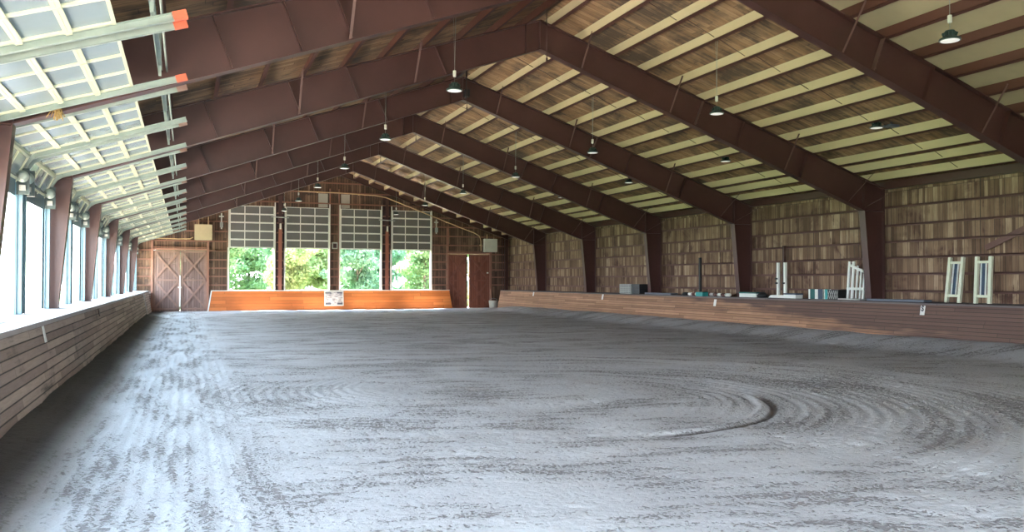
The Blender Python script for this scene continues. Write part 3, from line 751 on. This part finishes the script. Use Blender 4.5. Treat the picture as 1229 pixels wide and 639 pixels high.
# banner on the far kick wall
def banner_mat():
    k = NT('banner_print'); p = k.coord(); s = k.sep(p)
    u = k.math('DIVIDE', k.math('SUBTRACT', s[0], 8.06), 1.12); v = k.math('DIVIDE', k.math('SUBTRACT', s[2], .28), .86)
    n = k.noise(k.comb(k.math('MULTIPLY',u,5.), k.math('MULTIPLY',v,9.), 0.), 1., 3)
    col = k.ramp(n, [(.35,(.28,.26,.27)),(.5,(.62,.55,.50)),(.65,(.80,.76,.74))])
    ce = k.math('ABSOLUTE', k.math('SUBTRACT', u, .5)); edge = k.math('ABSOLUTE', k.math('SUBTRACT', v, .5))
    t = k.math('MULTIPLY', k.math('GREATER_THAN', edge, .33), k.math('GREATER_THAN', ce, .17))
    return k.fin(k.mix(t, col, (.13,.12,.14)), .6)
root = empty('banner', (8.63,52.58,.28), 'white bordered grey printed banner on the orange kick wall', 'banner')
def tilt(b, y0): b.v = [(x, y+(z-.28)*.155, z) for x,y,z in b.v]; return b
tilt(MB().box(8.02,9.22,52.515,52.53,.22,1.16),0).shift((-8.63,-52.58,-.28)).build('border', M['white'], root)
tilt(MB().box(8.09,9.15,52.508,52.516,.30,1.08),0).shift((-8.63,-52.58,-.28)).build('print', banner_mat(), root)

# ------------------------------------------------------------------ dressage letter plates
def plate(x, y, z, side, label, letter=None, mat=None, h=.26, w=.15):
    root = empty('letter_plate', (x,y,z), label, 'letter plate', 'dressage letter plates')
    lean = .195*side
    b = MB(); b.box(-.006,.006,-w/2,w/2,-h/2,h/2); b.v = [(p[0]+p[2]*lean,p[1],p[2]) for p in b.v]; b.build('board', mat or M['plate'], root)
    if letter:
        cu = bpy.data.curves.new('letter','FONT'); cu.body = letter; cu.size = .21; cu.align_x = 'CENTER'; cu.extrude = .002; cu.offset = .006
        t = bpy.data.objects.new('letter', cu); C.objects.link(t)
        dg = bpy.context.evaluated_depsgraph_get(); mm = bpy.data.meshes.new_from_object(t.evaluated_get(dg)); bpy.data.objects.remove(t)
        mm.materials.clear(); mm.materials.append(M['letterink'])
        mo = bpy.data.objects.new('letter_mark', mm); C.objects.link(mo); mo.parent = root
        # face -X : local x -> -Y, local y -> +Z leaning
        mo.matrix_local = __import__('mathutils').Matrix(((0,lean,-1,-.012-.02*lean),(-1,0,0,0),(0,1,0,-.02),(0,0,0,1)))
plate(18.955,17.3,1.00,1,'white letter plate reading S on the near part of the right kick wall','S')
plate(18.955,27.0,.97,1,'small white letter plate below the striped pole on the right kick wall')
plate(18.96,36.3,1.02,1,'small white letter plate below the grey crates on the right kick wall')
plate(18.965,45.0,1.05,1,'farthest small white letter plate on the right kick wall')
plate(-1.935,13.9,1.02,-1,'narrow white letter plate on the near part of the left kick wall')
plate(-1.945,22.2,1.07,-1,'narrow brown letter plate midway along the left kick wall', mat=M['steel_dark'])

# ------------------------------------------------------------------ things on the right ledge
ZL = 1.20
def lean_standard(y, tiltY, label):
    tiltY = -tiltY
    root = empty('jump_standard', (20.05,y,ZL), label, 'jump standard', 'cream jump standards leaning on the right wall')
    H = 1.28; lean = .17; w = .21
    def pt(yy, z): return (lean*z/H, yy+tiltY*z, z)
    for s in (-1,1):
        MB().bar(pt(s*w,0),pt(s*w,H), .085,.085,up=(0,1,0)).build('post', M['creamp'], root)
    for z in (.20,1.13): MB().bar(pt(-w,z),pt(w,z), .07,.06,up=(1,0,0)).build('rail', M['creamp'], root)
    for s in (-1,1): MB().bar(pt(s*.075,.2),pt(s*.075,1.13), .035,.03,up=(0,1,0)).build('slat', M['whitep'], root)
    b = MB(); b.bar(pt(0,.22),pt(0,1.11), .09,.02,up=(1,0,0)); b.build('panel', M['navy'], root)
lean_standard(17.27, .0, 'left of two cream jump standards with dark panels, leaning toward the right')
lean_standard(16.33, -.06, 'right of two cream jump standards with dark panels, nearly upright')
# slatted wing standard
root = empty('jump_wing', (19.9,20.8,ZL), 'white slatted jump wing with sloping top beside the steel column', 'jump wing')
for yy,h,w in ((.33,1.24,.07),(.15,1.24,.08),(-.02,1.10,.045),(-.18,1.0,.045),(-.32,.93,.06)):
    MB().bar((0,yy-.03,0),(.12,yy,h), w,.05,up=(1,0,0)).build('picket', M['whitep'], root)
MB().bar((.03,.35,.36),(.03,-.36,.36), .08,.05,up=(1,0,0)).build('rail', M['whitep'], root)
MB().bar((.09,.30,1.13),(.07,-.34,.90), .07,.05,up=(1,0,0)).build('rail', M['whitep'], root)
MB().box(-.2,.1,-.42,.52,0,.05).build('foot', M['grey'], root)
# twin post standard
root = empty('jump_standard', (19.9,24.35,ZL), 'pair of slim white jump posts on one white foot', 'jump standard')
for yy in (.13,-.25): 
    p = MB().box(-.04,.04,yy-.05,yy+.05,.08,1.27).build('post', M['whitep'], root)
    for z in ((.50,.66) if yy>0 else (.50,)): MB().box(-.08,-.03,yy-.02,yy+.09,z,z+.06).build('jump_cup', M['black'], p)
MB().add([(-.12,.55,0),(.12,.55,0),(.12,-.38,0),(-.12,-.38,0),(-.12,.40,.10),(.12,.40,.10),(.12,-.36,.10),(-.12,-.36,.10)],[(0,1,2,3),(7,6,5,4),(0,4,5,1),(1,5,6,2),(2,6,7,3),(3,7,4,0)]).build('foot', M['whitep'], root)
# boxes and panels
def crate(name, y0, y1, z1, body, lid, label, cat, x0=19.6, x1=20.2, group=None):
    root = empty(name, ((x0+x1)/2,(y0+y1)/2,ZL), label, cat, group); hx, hy = (x1-x0)/2, abs(y1-y0)/2
    MB().box(-hx,hx,-hy,hy,0,z1-.05).build('box_body', body, root)
    MB().box(-hx-.015,hx+.015,-hy-.015,hy+.015,z1-.05,z1).build('lid', lid, root)
    return root
crate('planter_box', 25.35,26.35,.19,M['whitep'],M['tealdark'],'long white box with a dark green top on the right ledge','box', 19.6,19.95)
crate('planter_box', 23.2,23.82,.18,M['whitep'],M['navy'],'short white box with a dark blue top beside the slim jump posts','box',19.6,19.9)
for q,(ya,yb,mm,lab) in enumerate(((22.62,22.88,M['tealdark'],'dark green edge panel, farthest of the striped fence panels'),(22.24,22.50,M['navy'],'navy and white striped fence panel between green and teal ones'),(21.92,22.17,M['teal'],'bright teal striped fence panel, nearest of the row'))):
    root = empty('fence_panel', (19.95,(ya+yb)/2,ZL), lab, 'fence panel', 'small painted fence panels on the right ledge'); h = (yb-ya)/2
    MB().box(-.02,.02,-h,h,0,.33).build('board', mm, root); MB().box(-.03,-.02,h-.01,h+.06,0,.33).build('edge_stripe', M['whitep'], root); MB().box(-.03,-.02,-h-.05,-h+.01,0,.33).build('edge_stripe', M['whitep'], root)
root = empty('lattice_crate', (19.95,21.60,ZL), 'dark lattice crate between the teal panel and the white wing', 'crate')
MB().box(-.2,.2,-.24,.24,0,.32).build('box_body', M['black'], root)
b = MB()
for q in range(5):
    b.bar((-.205,-.24+q*.096,.02),(-.205,-.24+q*.096+.096,.30),.012,.012); b.bar((-.205,-.24+q*.096+.096,.02),(-.205,-.24+q*.096,.30),.012,.012)
b.build('lattice', M['grey'], root)
root = empty('jump_pole', (19.5,28.2,ZL+.067), 'white and brown striped jump pole lying on the right ledge', 'jump pole')
for q in range(11):
    y0 = 1.4-q*.254
    MB().tube([(0,y0,0),(0,y0-.254,0)], .066, 12).build('stripe', M['whitep'] if q%2==0 else M['girt'], root)
root = empty('saddle_pad', (19.14,28.25,ZL+.0), 'teal padded block in front of the striped pole', 'pad')
MB().box(-.06,.2,-.24,.24,0,.15).build('pad_body', M['teal'], root); MB().box(-.07,.21,-.25,.25,.15,.17).build('top_edge', M['tealdark'], root)
tag(MB().box(19.5,19.8,17.75,19.9,ZL+.003,ZL+.07).build('plank', M['slate']), 'slate blue plank lying on the ledge beside the cream standards', 'plank')
tag(MB().box(19.5,19.85,31.0,33.2,ZL+.003,ZL+.08).build('plank', M['slate']), 'slate plank lying on the ledge past the black crates', 'plank')
tag(MB().lathe([(.14,0),(.17,.05),(.10,.12),(.03,.14)], (19.6,30.0,ZL), 12).build('cap', M['black']), 'black rounded bundle at the foot of the dark wall post', 'bundle')
tag(MB().lathe([(.18,0),(.2,.08),(.10,.18),(.03,.2)], (19.7,25.12,ZL), 12).build('rubber_cone', M['black']), 'black rounded lump beside the slim white jump posts', 'rubber cone')
def vent_stack(y0,y1,body,slot,lab,n=5):
    cy = (y0+y1)/2; h = abs(y1-y0)/2
    for q in range(n):
        root = empty('storage_crate', (19.75,cy,ZL+q*.092), '%s, %s'%(lab, ['bottom of its stack','second from the bottom','middle of its stack','second from the top','top of its stack'][q]), 'crate', lab+' stack')
        MB().box(-.22,.22,-h,h,.0,.088).build('box_body', body, root)
        b = MB()
        for j in range(6): b.box(-.226,-.22,-h+.04+j*(2*h-.06)/6,-h+.04+(j+.6)*(2*h-.06)/6,.03,.058)
        b.build('slots', slot, root)
vent_stack(34.55,35.62,M['grey'],M['greydark'],'grey slotted crate on the right ledge')
vent_stack(33.72,34.42,M['black'],M['slate'],'black slotted crate beside the grey stack')

# bucket corner by the right barn doors
root = empty('bucket', (18.72,51.2,-.01), 'pale grey bucket standing by the right barn doors', 'bucket')
MB().lathe([(.24,0),(.30,.5),(.31,.52),(.28,.52),(.26,.47)], (0,0,0), 24).build('tub', M['boxwhite'], root)
MB().tube([(-.3,0,.48),(-.2,-.05,.62),(0,-.07,.68),(.2,-.05,.62),(.3,0,.48)], .012, 6).build('handle', M['grey'], root)
root = empty('shovel', (18.95,52.2,0), 'wooden handled shovel leaning in the right corner', 'shovel')
MB().tube([(.0,-.1,.35),(.0,.22,1.25)], .03, 8).build('shaft', M['handle'], root); MB().box(-.15,.15,-.22,-.16,0,.38).build('blade', M['grey'], root)
root = empty('fork', (19.35,52.0,0), 'dark handled fork leaning behind the black bag', 'fork')
MB().tube([(-.1,-.1,.3),(.1,.25,1.2)], .022, 8).build('shaft', M['steel_dark'], root)
b = MB()
for q in range(5): b.tube([(-.2+q*.05,-.1,.32),(-.2+q*.05,-.16,0.02)], .008, 5)
b.bar((-.22,-.1,.32),(.02,-.1,.32),.03,.03); b.build('tines', M['grey'], root)
root = empty('feed_bag', (19.42,51.35,0), 'black sagging bag between the bucket and the kick wall', 'bag')
b = MB(); prof = [(.30,0),(.36,.12),(.34,.32),(.24,.50),(.10,.58),(.05,.62),(.09,.68)]; b.lathe(prof,(0,0,0),18)
b.v = [(x*(1+.12*math.sin(5*math.atan2(y,x)+z*6)),y*(.9+.1*math.cos(4*math.atan2(y,x)+z*9)),z) for x,y,z in b.v]; b.build('sack', M['black'], root)

# ------------------------------------------------------------------ outdoors
def grass_mat():
    k = NT('meadow_grass'); p = k.coord()
    c = k.ramp(k.noise(p, 1.2, 5, .7), [(.3,(.10,.15,.06)),(.6,(.20,.26,.11)),(.8,(.32,.34,.18))]); k.bump(k.noise(p, 20, 3), .5, .03); return k.fin(c, .9)
M['grass'] = grass_mat(); M['gravel'] = paint('bounce_gravel', (.60,.53,.44), .95, 0, .15, 3)
tag(MB().add([(-60,-40,-.12),(90,-40,-.12),(90,140,-.12),(-60,140,-.12)],[(0,1,2,3)]).build('ground', M['grass']), 'grassy ground outside the barn', kind='structure')
b = MB()
for (x0,x1,y0,y1) in ((-10,-3.1,-22,56.5),(-3.1,24,53.3,58.2),(-3.1,24,-22,-3.8)): b.add([(x0,y0,-.10),(x1,y0,-.10),(x1,y1,-.10),(x0,y1,-.10)],[(0,1,2,3)])  # unseen pale ground added to bounce sun through the openings onto the roof
tag(b.build('bounce_apron', M['gravel']), 'pale gravel apron added unseen round the barn to bounce sunlight in', kind='structure')
def leaf_mat(name, c0, c1):
    k = NT(name); p = k.coord()
    col = k.mix(k.ramp(k.noise(p, 1.3, 4, .7), [(.35,0.),(.65,1.)]), c0, c1); k.fin(col, .55)
    tr = k.n('ShaderNodeBsdfTranslucent'); k.l(col, tr.inputs[0]); mx = k.n('ShaderNodeMixShader'); mx.inputs[0].default_value = .45
    k.l(k.b.outputs[0], mx.inputs[1]); k.l(tr.outputs[0], mx.inputs[2]); k.l(mx.outputs[0], k.out.inputs[0]); return k.mat
LM = [leaf_mat('leaf_green', (.13,.26,.10),(.30,.44,.22)), leaf_mat('leaf_blue_green', (.11,.25,.14),(.28,.44,.28)), leaf_mat('leaf_yellow_green', (.24,.34,.12),(.46,.50,.26))]
rng = np.random.RandomState(11)
def leaves_mesh(name, n, blobs, size, mat):
    cs = []; 
    w = np.array([bb[3]*bb[4]*bb[5] for bb in blobs]); w = w/w.sum()
    pick = rng.choice(len(blobs), n, p=w); B = np.array(blobs)[pick]
    d = rng.normal(size=(n,3)); d /= np.linalg.norm(d,axis=1)[:,None]; r = rng.rand(n,1)**.38
    cen = B[:,:3]+d*r*B[:,3:6]
    u = rng.normal(size=(n,3)); u /= np.linalg.norm(u,axis=1)[:,None]; v = np.cross(u, rng.normal(size=(n,3))); v /= np.linalg.norm(v,axis=1)[:,None]
    s = size*(.6+.8*rng.rand(n,1))
    co = np.stack([cen-u*s, cen-v*s*.5, cen+u*s, cen+v*s*.5],1).reshape(-1,3)
    me = bpy.data.meshes.new(name); me.vertices.add(n*4); me.vertices.foreach_set('co', co.astype(np.float32).ravel())
    me.loops.add(n*4); me.loops.foreach_set('vertex_index', np.arange(n*4).astype(np.int32)); me.polygons.add(n)
    me.polygons.foreach_set('loop_start', (np.arange(n)*4).astype(np.int32)); me.polygons.foreach_set('loop_total', np.full(n,4,np.int32)); me.update(calc_edges=True)
    me.materials.append(mat); return me
def tree(kind, x, y, sc, label, low=True):
    root = empty('tree', (x,y,-.12), label, 'tree', 'trees beyond the barn'); root.scale = (sc,)*3; root.rotation_euler.z = random.random()*6
    o = bpy.data.objects.new('foliage', LV[kind]); C.objects.link(o); o.parent = root
    o = bpy.data.objects.new('trunk', TR[kind%2]); C.objects.link(o); o.parent = root
LV = []
for kk in range(3):
    bl = []
    for q in range(22):
        a = rng.rand()*6.28; rr = rng.rand()*1.9; z = .45+rng.rand()*6.4
        bl.append((rr*math.cos(a),rr*math.sin(a),z,.8+rng.rand()*.7,.8+rng.rand()*.7,.5+rng.rand()*.5))
    LV.append(leaves_mesh('foliage', 15000, bl, .14, LM[kk]))
TR = []
for kk in range(2):
    b = MB(); b.tube([(0,0,0),(.06,.03,1.5),(-.05,.08,3.2),(.05,0,5.5),(.0,.0,7.2)], [.17,.13,.10,.06,.02], 9)
    for q in range(9):
        a = q*2.4; z = 1.6+q*.5; b.tube([(0,0,z),(.7*math.cos(a),.7*math.sin(a),z+.5),(1.5*math.cos(a),1.5*math.sin(a),z+.8)], [.05,.035,.012], 6)
    o = b.build('trunk', M['bark']); TR.append(o.data); bpy.data.objects.remove(o)
tnames = ['mid green bushy tree','blue green leafy tree','yellow green leafy tree']
posn = []; idx = 0
TL = ['first','second','third','fourth','fifth','sixth']
for row,(y,xs_,sc) in enumerate(((60.3,(1.6,6.6,11.6,16.6,21.6),.86),(66,(-.9,4.4,9.7,15.,20.3),.94),(73,(.8,7.2,13.6,20.,26.4),1.2))):
    for q,x in enumerate(xs_):
        kd = (q*2+row)%3
        tree(kd, x, y, sc, '%s in the %s row beyond the end wall, %s from the left'%(tnames[kd], ('front','middle','rear')[row], TL[q]))
root = empty('tree', (-6.2,40,-.12), 'slender pale trunked tree outside the left wall openings', 'tree')
b = MB(); b.tube([(0,0,0),(.05,0,3),(-.05,.05,6),(.0,0,9)], [.17,.15,.12,.04], 10); b.build('trunk', paint('pale_bark', (.42,.44,.36), .9, 0, .4, 5), root)
o = bpy.data.objects.new('foliage', leaves_mesh('foliage', 7000, [(0,0,8.2,1.8,1.8,1.6),(.8,.4,7.0,1.1,1.1,.8),(-.6,-.5,9.2,1.3,1.2,1.)], .14, LM[0])); C.objects.link(o); o.parent = root

# ------------------------------------------------------------------ light
w = bpy.data.worlds.new('sky'); SC.world = w; w.use_nodes = True; t = w.node_tree; t.nodes.clear()
bg = t.nodes.new('ShaderNodeBackground'); ow = t.nodes.new('ShaderNodeOutputWorld')
gr = t.nodes.new('ShaderNodeTexCoord'); sp = t.nodes.new('ShaderNodeSeparateXYZ'); rp = t.nodes.new('ShaderNodeValToRGB')
t.links.new(gr.outputs['Generated'], sp.inputs[0]); t.links.new(sp.outputs[2], rp.inputs[0])
rp.color_ramp.elements[0].position = 0; rp.color_ramp.elements[0].color = (.86,.93,1,1); rp.color_ramp.elements[1].position = .7; rp.color_ramp.elements[1].color = (.55,.77,1,1)
t.links.new(rp.outputs[0], bg.inputs[0]); bg.inputs[1].default_value = 3.3; t.links.new(bg.outputs[0], ow.inputs[0])
sl = bpy.data.lights.new('sun','SUN'); sl.energy = 14; sl.color = (1,.93,.82); sl.angle = math.radians(1.5)
so = bpy.data.objects.new('sun', sl); C.objects.link(so)
el, az = math.radians(64), math.radians(28)      # from beyond the end wall, slightly left
from mathutils import Vector, Matrix
dirv = Vector((-math.sin(az)*math.cos(el), math.cos(az)*math.cos(el), math.sin(el)))
so.rotation_euler = dirv.to_track_quat('Z','Y').to_euler(); so.location = (0,60,40)

# ------------------------------------------------------------------ camera
f, yaw, pitch, roll = 999.1, .373, .0179, .0013
c_, s_ = math.cos(yaw), math.sin(yaw); cp, sp_ = math.cos(pitch), math.sin(pitch)
R0 = Vector((c_,-s_,0)); U0 = Vector((-sp_*s_,-sp_*c_,cp)); F = Vector((cp*s_,cp*c_,sp_))
R = R0*math.cos(roll)+U0*math.sin(roll); U = U0*math.cos(roll)-R0*math.sin(roll)
cam = bpy.data.cameras.new('camera'); cam.sensor_width = 36; cam.lens = f/1229*36; cam.clip_end = 400; cam.clip_start = .05
co = bpy.data.objects.new('camera', cam); C.objects.link(co)
co.matrix_world = Matrix(((R.x,U.x,-F.x,0),(R.y,U.y,-F.y,0),(R.z,U.z,-F.z,1.8),(0,0,0,1)))
SC.camera = co
vs_ = SC.view_settings; SC.display_settings.display_device = 'sRGB'
vs_.view_transform = 'Standard'; vs_.look = 'None'; vs_.gamma = 1; vs_.use_curve_mapping = False; vs_.exposure = 2.55
cy = SC.cycles; cy.max_bounces = 10; cy.diffuse_bounces = 8; cy.transparent_max_bounces = 12; cy.use_denoising = True
